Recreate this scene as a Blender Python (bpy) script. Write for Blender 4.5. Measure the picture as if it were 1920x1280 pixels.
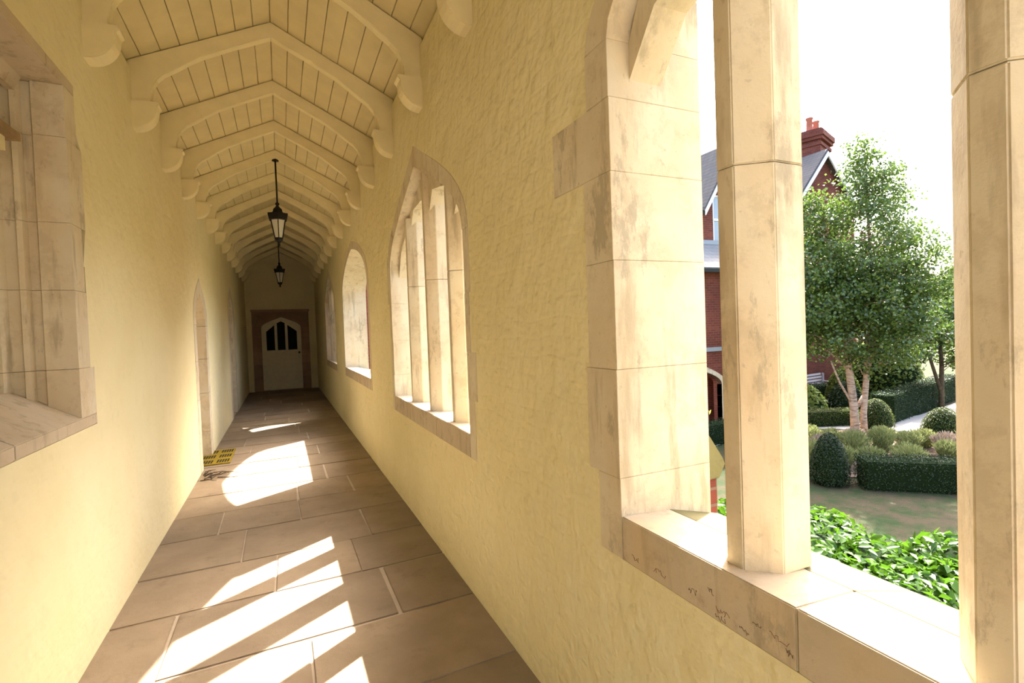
import bpy, bmesh, math, random
import numpy as np
from mathutils import Vector, Matrix
from mathutils.geometry import tessellate_polygon

random.seed(7); rng = np.random.default_rng(7)
S = bpy.context.scene
C = S.collection
for o in list(bpy.data.objects): bpy.data.objects.remove(o)

# ------------------------------------------------------------------ camera
F_PX, YAW, PITCH, ROLL = 957.28, 0.42349, -0.0235, -0.03685
fw = Vector((math.sin(YAW)*math.cos(PITCH), math.cos(YAW)*math.cos(PITCH), math.sin(PITCH)))
r0 = Vector((math.cos(YAW), -math.sin(YAW), 0)); u0 = r0.cross(fw)
rr = r0*math.cos(ROLL)+u0*math.sin(ROLL); uu = -r0*math.sin(ROLL)+u0*math.cos(ROLL)
cd = bpy.data.cameras.new('camera'); cam = bpy.data.objects.new('camera', cd); C.objects.link(cam)
cd.sensor_fit = 'HORIZONTAL'; cd.sensor_width = 36.0; cd.lens = F_PX/1920*36.0
cd.clip_start = 0.05; cd.clip_end = 200
cam.matrix_world = Matrix(((rr.x, uu.x, -fw.x, 0), (rr.y, uu.y, -fw.y, 0), (rr.z, uu.z, -fw.z, 0), (0, 0, 0, 1)))
S.camera = cam

# ------------------------------------------------------------------ light
W = bpy.data.worlds.new('world'); S.world = W; W.use_nodes = True
bg = W.node_tree.nodes['Background']
SUN = Vector((1, .68, 1.4)).normalized()
sk = W.node_tree.nodes.new('ShaderNodeTexSky'); sk.sky_type = 'NISHITA'; sk.sun_disc = False
sk.sun_elevation = math.asin(SUN.z); sk.sun_rotation = math.atan2(SUN.x, SUN.y)
sk.dust_density = 6.0; sk.air_density = 1.0; sk.ozone_density = 1.0
W.node_tree.links.new(sk.outputs[0], bg.inputs[0]); bg.inputs[1].default_value = .23
sd = bpy.data.lights.new('sun', 'SUN'); sd.energy = 6.0; sd.angle = math.radians(0.55); sd.color = (1, .965, .90)
sun = bpy.data.objects.new('sun', sd); C.objects.link(sun)
sun.rotation_euler = SUN.to_track_quat('Z', 'Y').to_euler(); sun.location = (12, 8, 17)
vs = S.view_settings
vs.view_transform = 'Standard'; vs.look = 'None'; vs.gamma = 1; vs.use_curve_mapping = False
vs.exposure = 2.25

# ------------------------------------------------------------------ materials
MATS = {}
class NT:
    def __init__(s, name):
        s.m = bpy.data.materials.new(name); s.m.use_nodes = True
        s.t = s.m.node_tree; s.b = s.t.nodes['Principled BSDF']; s.out = s.t.nodes['Material Output']
        MATS[name] = s.m
    def n(s, typ, **kw):
        x = s.t.nodes.new(typ)
        for k, v in kw.items():
            if k in x.inputs: x.inputs[k].default_value = v
            else: setattr(x, k, v)
        return x
    def l(s, a, b): s.t.links.new(a, b)
    def coord(s, obj=True, scale=(1, 1, 1)):
        tc = s.n('ShaderNodeTexCoord'); mp = s.n('ShaderNodeMapping'); mp.inputs['Scale'].default_value = scale
        s.l(tc.outputs['Object' if obj else 'Generated'], mp.inputs[0]); return mp.outputs[0]
    def noise(s, vec, scale, detail=4, rough=.55):
        x = s.n('ShaderNodeTexNoise'); x.inputs['Scale'].default_value = scale
        x.inputs['Detail'].default_value = detail; x.inputs['Roughness'].default_value = rough
        s.l(vec, x.inputs['Vector']); return x.outputs[0]
    def ramp(s, fac, stops):
        x = s.n('ShaderNodeValToRGB'); e = x.color_ramp.elements
        while len(e) < len(stops): e.new(.5)
        for i, (p, c) in enumerate(stops):
            e[i].position = p; e[i].color = tuple(c)+(1,) if len(c) == 3 else c
        s.l(fac, x.inputs[0]); return x.outputs[0]
    def mix(s, fac, a, b, mode='MIX'):
        x = s.n('ShaderNodeMix', data_type='RGBA', blend_type=mode)
        for sock, v in ((x.inputs[0], fac), (x.inputs[6], a), (x.inputs[7], b)):
            if hasattr(v, 'is_linked'): s.l(v, sock)
            elif isinstance(v, tuple): sock.default_value = v+(1,) if len(v) == 3 else v
            else: sock.default_value = v
        return x.outputs[2]
    def math(s, op, a, b):
        x = s.n('ShaderNodeMath', operation=op)
        for sock, v in ((x.inputs[0], a), (x.inputs[1], b)):
            if hasattr(v, 'is_linked'): s.l(v, sock)
            else: sock.default_value = v
        return x.outputs[0]
    def bump(s, h, dist, strength=1.0):
        x = s.n('ShaderNodeBump'); x.inputs['Distance'].default_value = dist; x.inputs['Strength'].default_value = strength
        s.l(h, x.inputs['Height']); s.l(x.outputs[0], s.b.inputs['Normal'])
    def col(s, c):
        if hasattr(c, 'is_linked'): s.l(c, s.b.inputs['Base Color'])
        else: s.b.inputs['Base Color'].default_value = tuple(c)+(1,)
    def rough(s, v, spec=.3): s.b.inputs['Roughness'].default_value = v; s.b.inputs['Specular IOR Level'].default_value = spec

def m_plaster(name, c1, c2, dist=.02):
    t = NT(name); v = t.coord()
    a = t.noise(v, 1.3, 5); b = t.noise(v, 9, 5, .6)
    c = t.mix(t.ramp(a, [(.35, (0, 0, 0)), (.65, (1, 1, 1))]), c1, c2)
    c = t.mix(t.ramp(b, [(.58, (0, 0, 0)), (.78, (.30, .30, .30))]), c, tuple(x*.80 for x in c2))
    t.col(c); t.rough(.85, .15)
    # lumpy limewash over brick: courses, lumps and brush grain
    v2 = t.coord(scale=(1, 1, 1)); sw = t.n('ShaderNodeSeparateXYZ'); t.l(v2, sw.inputs[0])
    cb = t.n('ShaderNodeCombineXYZ'); wob = t.noise(v, 4, 2)
    t.l(t.math('ADD', sw.outputs[1], t.math('MULTIPLY', wob, .10)), cb.inputs[0])
    t.l(t.math('ADD', sw.outputs[2], t.math('MULTIPLY', t.noise(v, 3.1, 2), .08)), cb.inputs[1])
    bk = t.n('ShaderNodeTexBrick'); t.l(cb.outputs[0], bk.inputs[0])
    bk.inputs['Scale'].default_value = 1.0; bk.inputs['Brick Width'].default_value = .235; bk.inputs['Row Height'].default_value = .078
    bk.inputs['Mortar Size'].default_value = .012; bk.inputs['Mortar Smooth'].default_value = 1.0
    h = t.math('MULTIPLY', bk.outputs['Fac'], -.03)
    h = t.math('ADD', h, t.math('MULTIPLY', t.noise(v, 6, 3, .5), 1.1))
    h = t.math('ADD', h, t.math('MULTIPLY', t.noise(v, 17, 4, .6), .24))
    pit = t.ramp(t.noise(v, 8.5, 2, .5), [(.40, (0, 0, 0)), (.60, (1, 1, 1))])
    h = t.math('ADD', h, t.math('MULTIPLY', pit, .13))
    t.bump(h, dist, 1.0); return t.m

m_plaster('yellow_limewash', (.80, .72, .46), (.76, .67, .40), .026)
m_plaster('smooth_limewash', (.80, .72, .46), (.76, .67, .40), .013)

def m_stone(name, c1, c2, c3, dirt=.5, rnd=.10, bumpd=.004, streak=False):
    t = NT(name); v = t.coord()
    a = t.noise(v, 3.2, 6, .6); b = t.noise(v, 16, 6, .7)
    c = t.mix(t.ramp(a, [(.35, (0, 0, 0)), (.62, (1, 1, 1))]), c1, c2)
    d = t.ramp(t.noise(v, 5.5, 7, .72), [(.56, (0, 0, 0)), (.72, (dirt, dirt, dirt))])
    c = t.mix(d, c, c3)
    if streak:   # rain streaks, rusty washes and grey lichen running down the stone
        vs_ = t.coord(scale=(1, 1, .16))
        c = t.mix(t.ramp(t.noise(vs_, 14, 5, .6), [(.56, (0, 0, 0)), (.68, (.6, .6, .6))]), c, (.33, .27, .18))
        c = t.mix(t.ramp(t.noise(vs_, 3.4, 4, .6), [(.53, (0, 0, 0)), (.70, (.5, .5, .5))]), c, (.62, .46, .27))
        c = t.mix(t.ramp(t.noise(v, 7, 6, .75), [(.53, (0, 0, 0)), (.61, (.35, .35, .35))]), c, (.46, .38, .26))
        c = t.mix(t.ramp(t.noise(v, 30, 3, .6), [(.66, (0, 0, 0)), (.72, (.35, .35, .35))]), c, (.30, .25, .18))
    if streak:
        vg = t.coord(scale=(1, 1, .38))
        c = t.mix(t.ramp(t.noise(vg, 5.2, 8, .74), [(.585, (0, 0, 0)), (.63, (.55, .55, .55))]), c, (.33, .28, .20))
    if rnd:
        oi = t.n('ShaderNodeObjectInfo')
        hs = t.n('ShaderNodeHueSaturation'); t.l(c, hs.inputs['Color'])
        t.l(t.math('ADD', t.math('MULTIPLY', oi.outputs['Random'], 2*rnd), 1-rnd), hs.inputs['Value'])
        c = hs.outputs[0]
    t.col(c); t.rough(.85, .2)
    t.bump(t.math('ADD', t.math('MULTIPLY', a, .8), t.math('MULTIPLY', b, .5)), bumpd, .9)
    return t.m
m_stone('pale_limestone', (.70, .63, .485), (.64, .545, .39), (.42, .34, .23), .6, .03, .005, True)
m_stone('sill_limestone', (.58, .49, .365), (.52, .43, .31), (.30, .21, .145), .8, .03, .006, True)
m_stone('weathered_sill', (.19, .165, .075), (.16, .14, .058), (.10, .08, .04), .7, .0, .01)
m_stone('flagstone', (.34, .265, .19), (.285, .22, .155), (.21, .16, .11), .7, .12, .010)
m_stone('mortar', (.52, .43, .33), (.44, .36, .28), (.3, .24, .18), .4, 0)
m_stone('brown_stone', (.40, .28, .19), (.34, .22, .15), (.22, .14, .10), .6, .16)

def m_plain(name, c, rough=.6, spec=.3, metal=0, var=.0, bumpd=0, scale=10):
    t = NT(name)
    if var:
        v = t.coord(); n = t.noise(v, scale, 4)
        t.col(t.mix(t.ramp(n, [(.35, (0, 0, 0)), (.65, (1, 1, 1))]), tuple(x*(1-var) for x in c), tuple(min(1, x*(1+var)) for x in c)))
        if bumpd: t.bump(n, bumpd)
    else: t.col(c)
    t.rough(rough, spec); t.b.inputs['Metallic'].default_value = metal
    return t.m
m_plain('cream_paint', (.77, .67, .40), .55, .3, 0, .04, .001, 6)
m_plain('shaded_cream', (.66, .56, .31), .6, .25, 0, .05, .001, 5)  # same cream paint as the rafters, darkened to put shade into the boards
m_plain('door_paint', (.78, .70, .52), .5, .3, 0, .04)
m_plain('pale_panel', (.80, .68, .42), .7, .2, 0, .03)
m_plain('dark_wood', (.30, .20, .11), .6, .3, 0, .15)
m_plain('black_iron', (.018, .016, .015), .5, .4, .6)
m_plain('mat_yellow', (.30, .22, .03), .95, .05, 0, .2, .003, 60)
m_plain('mat_dark', (.035, .03, .022), .95, .05)
m_plain('twig_bark', (.10, .075, .05), .9, .1, 0, .3)
m_plain('white_frame', (.80, .80, .80), .5, .3)
m_plain('dark_gutter', (.02, .02, .022), .5, .3)
m_plain('slate_flash', (.30, .33, .37), .5, .3)
m_plain('bench_wood', (.42, .40, .40), .8, .2, 0, .1)
m_plain('soil', (.20, .14, .10), .95, .05, 0, .3, .02, 8)
m_plain('gravel', (.50, .45, .40), .95, .1, 0, .15, .01, 60)
m_plain('interior_shade', (.012, .010, .010), .9, .05)  # near-black colour painted in for unlit interiors behind openings
m_plain('hedge_core', (.012, .022, .008), .95, .05)  # dark fill colour, painted as the shade between leaves
m_plain('red_pot', (.42, .15, .10), .8, .2, 0, .1)
t = NT('lawn'); v = t.coord()
t.col(t.mix(t.ramp(t.noise(v, 2.4, 6, .65), [(.38, (0, 0, 0)), (.62, (1, 1, 1))]), (.085, .068, .042), (.035, .06, .022)))
t.bump(t.noise(v, 80, 2), .02); t.rough(.95, .1)
t = NT('birch_bark'); v = t.coord(scale=(3, 3, 14))
t.col(t.mix(t.ramp(t.noise(v, 2.2, 5, .6), [(.45, (0, 0, 0)), (.68, (1, 1, 1))]), (.50, .36, .27), (.16, .11, .08))); t.rough(.9, .1)
t = NT('glass'); t.col((.9, .95, .95)); t.b.inputs['Roughness'].default_value = .03
t.b.inputs['Transmission Weight'].default_value = 1.0; t.b.inputs['IOR'].default_value = 1.06
t = NT('frosted_glass'); t.col((.85, .83, .72)); t.b.inputs['Roughness'].default_value = .5; t.b.inputs['Transmission Weight'].default_value = .5
t = NT('window_glass'); t.col((.30, .36, .42)); t.rough(.05, .8)

def m_brick(name, c1, c2, mortar, axis):
    t = NT(name); tc = t.n('ShaderNodeTexCoord'); sp = t.n('ShaderNodeSeparateXYZ'); t.l(tc.outputs['Object'], sp.inputs[0])
    cb = t.n('ShaderNodeCombineXYZ'); ad = t.math('ADD', sp.outputs[0], sp.outputs[1])
    t.l(ad, cb.inputs[0]); t.l(sp.outputs[2], cb.inputs[1])
    bk = t.n('ShaderNodeTexBrick'); t.l(cb.outputs[0], bk.inputs[0])
    bk.inputs['Color1'].default_value = c1+(1,); bk.inputs['Color2'].default_value = c2+(1,); bk.inputs['Mortar'].default_value = mortar+(1,)
    bk.inputs['Scale'].default_value = 1; bk.inputs['Brick Width'].default_value = .225; bk.inputs['Row Height'].default_value = .075
    bk.inputs['Mortar Size'].default_value = .008
    n = t.noise(tc.outputs['Object'], 1.5, 5)
    t.col(t.mix(t.ramp(n, [(.4, (0, 0, 0)), (.7, (.5, .5, .5))]), bk.outputs['Color'], tuple(x*.55 for x in c2)))
    t.bump(bk.outputs['Fac'], -.006); t.rough(.9, .1); return t.m
m_brick('red_brick', (.25, .065, .042), (.17, .048, .036), (.20, .12, .09), 0)
def m_slate(name, c1, c2):
    t = NT(name); tc = t.n('ShaderNodeTexCoord'); sp = t.n('ShaderNodeSeparateXYZ'); t.l(tc.outputs['Object'], sp.inputs[0])
    cb = t.n('ShaderNodeCombineXYZ'); t.l(t.math('ADD', sp.outputs[0], sp.outputs[1]), cb.inputs[0]); t.l(sp.outputs[2], cb.inputs[1])
    bk = t.n('ShaderNodeTexBrick'); t.l(cb.outputs[0], bk.inputs[0])
    bk.inputs['Color1'].default_value = c1+(1,); bk.inputs['Color2'].default_value = c2+(1,); bk.inputs['Mortar'].default_value = tuple(x*.5 for x in c1)+(1,)
    bk.inputs['Scale'].default_value = 1; bk.inputs['Brick Width'].default_value = .25; bk.inputs['Row Height'].default_value = .14; bk.inputs['Mortar Size'].default_value = .008
    t.col(bk.outputs['Color']); t.bump(bk.outputs['Fac'], -.006); t.rough(.75, .2); return t.m
m_slate('slate', (.12, .108, .103), (.095, .09, .09))
m_slate('smooth_slate', (.17, .18, .19), (.14, .15, .16)); MATS['smooth_slate'].node_tree.nodes['Principled BSDF'].inputs['Roughness'].default_value = .28; MATS['smooth_slate'].node_tree.nodes['Principled BSDF'].inputs['Specular IOR Level'].default_value = .6

def m_leaf(name, c1, c2, tr=.35, rough=.35, spec=.5):
    t = NT(name); g = t.n('ShaderNodeNewGeometry')
    c = t.mix(g.outputs['Random Per Island'], c1, c2)
    t.col(c); t.rough(rough, spec)
    tl = t.n('ShaderNodeBsdfTranslucent'); t.l(t.mix(.5, c, tuple(min(1, x*1.8) for x in c2)), tl.inputs[0])
    mx = t.n('ShaderNodeMixShader'); mx.inputs[0].default_value = tr
    t.l(t.b.outputs[0], mx.inputs[1]); t.l(tl.outputs[0], mx.inputs[2]); t.l(mx.outputs[0], t.out.inputs[0]); return t.m
m_leaf('birch_leaf', (.026, .058, .012), (.12, .19, .028), .3, .3, .7)
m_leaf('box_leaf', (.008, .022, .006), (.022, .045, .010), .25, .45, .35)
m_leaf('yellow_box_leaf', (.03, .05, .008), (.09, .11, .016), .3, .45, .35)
m_leaf('laurel_leaf', (.02, .06, .004), (.06, .135, .008), .4, .3, .3)
m_leaf('lavender_leaf', (.15, .19, .06), (.32, .33, .13), .3, .6, .2)
m_leaf('dry_stem', (.30, .22, .17), (.42, .33, .25), .2, .7, .1)
m_leaf('bright_leaf', (.09, .14, .025), (.22, .27, .055), .4, .4, .4)
m_leaf('gold_leaf', (.55, .42, .05), (.75, .60, .10), .4, .4, .4)

# ------------------------------------------------------------------ mesh helpers
def link(name, me, mat, parent=None, loc=None):
    o = bpy.data.objects.new(name, me); C.objects.link(o)
    if mat and not me.materials: me.materials.append(MATS[mat])
    if parent: o.parent = parent
    if loc: o.location = loc
    return o
def empty(name, loc=(0, 0, 0), rz=0, parent=None):
    o = bpy.data.objects.new(name, None); C.objects.link(o); o.location = loc; o.rotation_euler[2] = rz
    o.empty_display_size = .1
    if parent: o.parent = parent
    return o
def tag(o, label=None, cat=None, group=None, kind=None):
    for k, v in (('label', label), ('category', cat), ('group', group), ('kind', kind)):
        if v: o[k] = v
    return o
def mesh(name, V, Fc, smooth=False):
    me = bpy.data.meshes.new(name); me.from_pydata([tuple(v) for v in V], [], [tuple(f) for f in Fc]); me.update()
    if smooth:
        for p in me.polygons: p.use_smooth = True
    return me
AX = {'x': lambda u, w, d: (d, u, w), 'y': lambda u, w, d: (u, d, w), 'z': lambda u, w, d: (u, w, d)}
def area2(P): return sum(P[i][0]*P[(i+1) % len(P)][1]-P[(i+1) % len(P)][0]*P[i][1] for i in range(len(P)))
def prism_mesh(name, outer, d0, d1, ax='x', holes=(), bev=0.0):
    """polygon (with holes) in the plane across axis ax, extruded from d0 to d1"""
    loops = [list(outer)]+[list(h) for h in holes]
    if area2(loops[0]) < 0: loops[0].reverse()
    for i in range(1, len(loops)):
        if area2(loops[i]) > 0: loops[i].reverse()
    pts = [p for L in loops for p in L]
    N = len(pts); f = AX[ax]
    V = [f(u, w, d0) for u, w in pts]+[f(u, w, d1) for u, w in pts]
    if len(loops) > 1:
        tris = tessellate_polygon([[Vector((u, w, 0)) for u, w in L] for L in loops])
        Fc = []
        for a, b, c in tris:
            A = (pts[b][0]-pts[a][0])*(pts[c][1]-pts[a][1])-(pts[c][0]-pts[a][0])*(pts[b][1]-pts[a][1])
            if A < 0: b, c = c, b
            Fc.append((a, b, c)); Fc.append((a+N, c+N, b+N))
    else:
        Fc = [tuple(range(N)), tuple(range(2*N-1, N-1, -1))]
    k = 0
    for L in loops:
        n = len(L)
        for i in range(n):
            a, b = k+i, k+(i+1) % n
            Fc.append((b, a, a+N, b+N))
        k += n
    me = mesh(name, V, Fc)
    bm = bmesh.new(); bm.from_mesh(me); bmesh.ops.recalc_face_normals(bm, faces=bm.faces)
    if bev:
        ed = [e for e in bm.edges if len(e.link_faces) == 2 and e.calc_face_angle(0) > .5]
        bmesh.ops.bevel(bm, geom=ed, offset=bev, segments=2, affect='EDGES', clamp_overlap=True)
    bm.to_mesh(me); bm.free(); return me
def prism(name, outer, d0, d1, mat, ax='x', holes=(), parent=None, bev=0.0):
    return link(name, prism_mesh(name, outer, d0, d1, ax, holes, bev), mat, parent)
def rect(a0, b0, a1, b1): return [(a0, b0), (a1, b0), (a1, b1), (a0, b1)]
def box(name, x0, y0, z0, x1, y1, z1, mat, parent=None, bev=0.0):
    return prism(name, rect(x0, y0, x1, y1), z0, z1, mat, 'z', (), parent, bev)
def tube_data(pts, radii, n=8, caps=True):
    V, Fc = [], []
    P = [Vector(p) for p in pts]
    for i, p in enumerate(P):
        d = (P[min(i+1, len(P)-1)]-P[max(i-1, 0)]).normalized()
        a = Vector((0, 0, 1)) if abs(d.z) < .9 else Vector((1, 0, 0))
        u = d.cross(a).normalized(); w = d.cross(u)
        for k in range(n):
            t_ = 2*math.pi*k/n; V.append(p+(u*math.cos(t_)+w*math.sin(t_))*radii[i])
    for i in range(len(P)-1):
        for k in range(n):
            a, b = i*n+k, i*n+(k+1) % n; Fc.append((a, b, b+n, a+n))
    if caps: Fc.append(tuple(range(n-1, -1, -1))); Fc.append(tuple(range((len(P)-1)*n, len(P)*n)))
    return V, Fc
def tube(name, pts, radii, mat, parent=None, n=8):
    V, Fc = tube_data(pts, radii, n); return link(name, mesh(name, V, Fc, True), mat, parent)
def merge(parts):
    V, Fc = [], []
    for v, f in parts:
        k = len(V); V += list(v); Fc += [tuple(i+k for i in q) for q in f]
    return V, Fc
def lathe(name, prof, mat, parent=None, n=16, sq=False, flat=False, loc=None):
    V, Fc = [], []
    for r_, z_ in prof:
        for k in range(n):
            t_ = 2*math.pi*(k+.5)/n; V.append((r_*math.cos(t_), r_*math.sin(t_), z_))
    for i in range(len(prof)-1):
        for k in range(n):
            a, b = i*n+k, i*n+(k+1) % n; Fc.append((a, b, b+n, a+n))
    Fc.append(tuple(range(n-1, -1, -1))); Fc.append(tuple(range((len(prof)-1)*n, len(prof)*n)))
    return link(name, mesh(name, V, Fc, not flat), mat, parent, loc)

# ------------------------------------------------------------------ the corridor (eye level is z = 0, floor at -1.6)
XL, XR, XO, XLO, ZF, Y0, Y1 = -.95, 1.0, 1.39, -1.42, -1.6, -2.4, 17.2
XC = .027
def curve4(ya, zs, yb, za, n=10, k1=.40, k2=.68):
    """half of a four-centred arch from springing (ya,zs) to apex (yb,za)"""
    a = yb-ya; r_ = za-zs
    P = [(ya, zs), (ya, zs+k1*r_), (ya+.5*a, zs+k2*r_), (yb, za)]
    out = []
    for i in range(n+1):
        s = i/n; c = [(1-s)**3, 3*s*(1-s)**2, 3*s*s*(1-s), s**3]
        out.append((sum(c[k]*P[k][0] for k in range(4)), sum(c[k]*P[k][1] for k in range(4))))
    return out

wall_holes = []
def quoins(z0, z1, offs, r_):
    """heights of jamb stones with their outer widths"""
    zs = [z0]; k = 0; out = []
    while zs[-1] < z1-.01:
        h = offs[k % len(offs)][1]; zn = min(zs[-1]+h, z1)
        if z1-zn < .1: zn = z1
        out.append((zs[-1], zn, offs[k % len(offs)][0])); zs.append(zn); k += 1
    return out
def stone_window(idx, ya, yb, sill, spring, apex, mull, near_q, far_q, lights=True, ring=.16, head=(.97, 1.10), kk=(.38, .64)):
    root = empty('window_%d' % idx, (0, 0, 0)); tag(root, kind='structure')
    yc = (ya+yb)/2
    bot = sill-.145
    near = quoins(bot, spring, near_q, 1); far = quoins(bot, spring, far_q, 1)
    inL = curve4(ya, spring, yc, apex, 10, *kk); inR = curve4(yb, spring, yc, apex, 10, *kk)
    wl = near[-1][2]; wr = far[-1][2]
    ouL = curve4(ya-wl, spring, yc, apex+ring, 10, *kk); ouR = curve4(yb+wr, spring, yc, apex+ring, 10, *kk)
    # hole in the wall = outline of the stonework
    hole = [(ya-near[0][2], bot)]
    for z0, z1, w_ in near: hole += [(ya-w_, z0), (ya-w_, z1)]
    hole += ouL[1:]+ouR[::-1][1:]
    for z0, z1, w_ in far[::-1]: hole += [(yb+w_, z1), (yb+w_, z0)]
    H = []
    for p in hole:
        if not H or abs(p[0]-H[-1][0])+abs(p[1]-H[-1][1]) > 1e-4: H.append(p)
    wall_holes.append(H)
    g = .0004; pr = XR-.002
    D1 = 1.065
    for i, (z0, z1, w_) in enumerate(near):
        prism('jamb_stone', rect(ya-w_+g, z0+g, ya, z1-g), pr+random.uniform(-.002, .002), XO, 'pale_limestone', 'x', (), root, .0012)
    for i, (z0, z1, w_) in enumerate(far):
        prism('jamb_stone', rect(yb, z0+g, yb+w_-g, z1-g), pr+random.uniform(-.002, .002), XO, 'pale_limestone', 'x', (), root, .0012)
    if mull:
        for e_, w_ in ((ya-wl, wl), (yb, wr)): prism('jamb_stone', rect(e_, spring, e_+w_, spring+.2), 1.217, XO, 'pale_limestone', 'x', (), root)
    cuts = [0, 4, 8, 10]
    for inn, out in ((inL, ouL), (inR, ouR)):
        for a, b in zip(cuts[:-1], cuts[1:]):
            prism('arch_stone', inn[a:b+1]+out[a:b+1][::-1], pr+random.uniform(-.002, .002), 1.215 if mull else XO, 'pale_limestone', 'x', (), root, .001)
    # sill: stones with a flat top and a weathered slope outside
    n = 3; ys = [ya+(yb-ya)*k/n for k in range(n+1)]
    for k in range(n):
        prof = [(XR-.002, bot+g), (1.20, bot+g), (1.20, sill-.012), (XR-.002, sill)]
        prism('sill_stone', prof, ys[k]+.0008, ys[k+1]-.0008, 'sill_limestone', 'y', (), root, .003)
        prism('sill_weathering', [(1.2005, bot+g), (1.2005, sill-.012), (XO+.03, sill-.066), (XO+.03, sill-.15), (XO, sill-.15), (XO, bot+g)],
              ys[k]+.0008, ys[k+1]-.0008, 'weathered_sill', 'y', (), root)
    if mull:
        w_, d, cx_, cy_ = .168, .25, .075, .058; xm = 1.172
        edges = [ya]+sorted(mull)+[yb]
        cv = inL+inR[::-1][1:]
        def za(y):
            for (p, zp), (q, zq) in zip(cv[:-1], cv[1:]):
                if p-1e-6 <= y <= q+1e-6: return zp+(zq-zp)*(y-p)/max(q-p, 1e-6)
            return spring
        # head stones over each shouldered light
        for i in range(len(edges)-1):
            A_, B_ = edges[i], edges[i+1]
            zt = head[0] if i in (0, len(edges)-2) else head[1]
            lo = [(0, zt-.19), (.13, zt-.02), (.19, zt)] if i == 0 else [(0, zt-.14), (.055, zt-.14), (.15, zt)]
            hi = [(0, zt-.19), (.13, zt-.02), (.19, zt)] if i == len(edges)-2 else [(0, zt-.14), (.055, zt-.14), (.15, zt)]
            pts = [(A_+d_, z_) for d_, z_ in lo]+[(B_-d_, z_) for d_, z_ in hi[::-1]]
            pts = [(y_, min(z_, za(y_)-.05)) for y_, z_ in pts]
            top = [(y_, za(y_)-.002) for y_ in [B_-(B_-A_)*k/8 for k in range(9)]]
            prism('head_stone', pts+top, 1.085, 1.214, 'pale_limestone', 'x', (), root)
        for ym in mull:
            hw, hd = w_/2, d/2
            pl = [(xm-hd, ym-hw+cy_), (xm-hd+cx_, ym-hw), (xm+hd-cx_, ym-hw), (xm+hd, ym-hw+cy_),
                  (xm+hd, ym+hw-cy_), (xm+hd-cx_, ym+hw), (xm-hd+cx_, ym+hw), (xm-hd, ym+hw-cy_)]
            # top: underside of arch at this place
            cv = inL+inR[::-1]
            zt = None
            for (a, za_), (b, zb_) in zip(cv[:-1], cv[1:]):
                if a <= ym <= b: zt = za_+(zb_-za_)*(ym-a)/max(b-a, 1e-6)
            zt = (zt or apex)-.03
            zj = [sill-.012]; 
            for jz in (sill+1.02, ): zj.append(jz)
            zj.append(zt)
            for q0, q1 in zip(zj[:-1], zj[1:]):
                prism('mullion', pl, q0+.001, q1-.001, 'pale_limestone', 'z', (), root, .003)
    return root

w1 = stone_window(1, -.50, 1.385, -.63, .93, 1.42, [-.10, .435, .965], [(.16, .4), (.2, .4)],
             [(.125, .27), (.18, .36), (.165, .36), (.16, .29), (.375, .24), (.13, .3)], head=(1.0, 1.12))
stone_window(2, 2.875, 5.06, -.61, .60, 1.30, [3.33, 3.925, 4.535], [(.11, .35), (.155, .28), (.075, .35), (.10, .33), (.185, .30)],
             [(.10, .35), (.12, .34), (.10, .36), (.15, .40)], head=(.92, 1.08))
stone_window(3, 6.56, 9.30, -.55, .68, 1.28, [], [(.09, .6), (.12, .9)], [(.06, .7), (.09, .9)], ring=.12, kk=(.5, .86))
stone_window(4, 10.85, 13.25, -.57, .65, 1.34, [11.45, 12.05, 12.65], [(.09, .4), (.12, .4)], [(.10, .4), (.14, .4)], head=(.92, 1.08))

# faint scratched scribbles on the face of the near sill
m_plain('scratch_red', (.40, .22, .15), .9, .1); m_plain('scratch_dark', (.27, .19, .14), .9, .1)
random.seed(5)
for sy, sz, L_, mt_ in ((1.317, -.745, .035, 'scratch_dark'), (1.204, -.742, .05, 'scratch_red'), (1.071, -.735, .03, 'scratch_dark'), (1.003, -.707, .012, 'scratch_dark'), (.965, -.745, .04, 'scratch_red'),
                        (.974, -.764, .035, 'scratch_dark'), (.86, -.725, .025, 'scratch_dark'), (.898, -.757, .03, 'scratch_dark'), (.80, -.722, .05, 'scratch_red'), (.777, -.742, .02, 'scratch_dark')):
    pts = [(XR-.0025, sy+L_*(.5-k/11)+random.uniform(-.004, .004), sz+random.uniform(-.009, .009)) for k in range(12)]
    tube('scratch_mark', pts, [.0008]*12, mt_, w1, 4)
ZT = 2.07
wr = prism('wall_right', rect(Y0, ZF-.25, Y1, ZT), XR, XO, 'yellow_limewash', 'x', wall_holes); tag(wr, kind='structure')
# outside face and plinth of the corridor wall in brick, with one buttress beside the near window
bf = prism('brick_face', rect(Y0, -3.6, Y1, ZF-.25), XR+.1, XO+.02, 'red_brick', 'x', (), wr)
bt = prism('buttress', rect(1.72, -3.6, 2.15, -.70), XO, 1.765, 'red_brick', 'x', (), wr)
prism('buttress_cap', [(XO, -.10), (1.72, -.515), (1.79, -.615), (1.80, -.64), (1.765, -.70), (XO, -.70)], 1.70, 2.17, 'weathered_sill', 'y', (), bt, .004)

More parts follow.
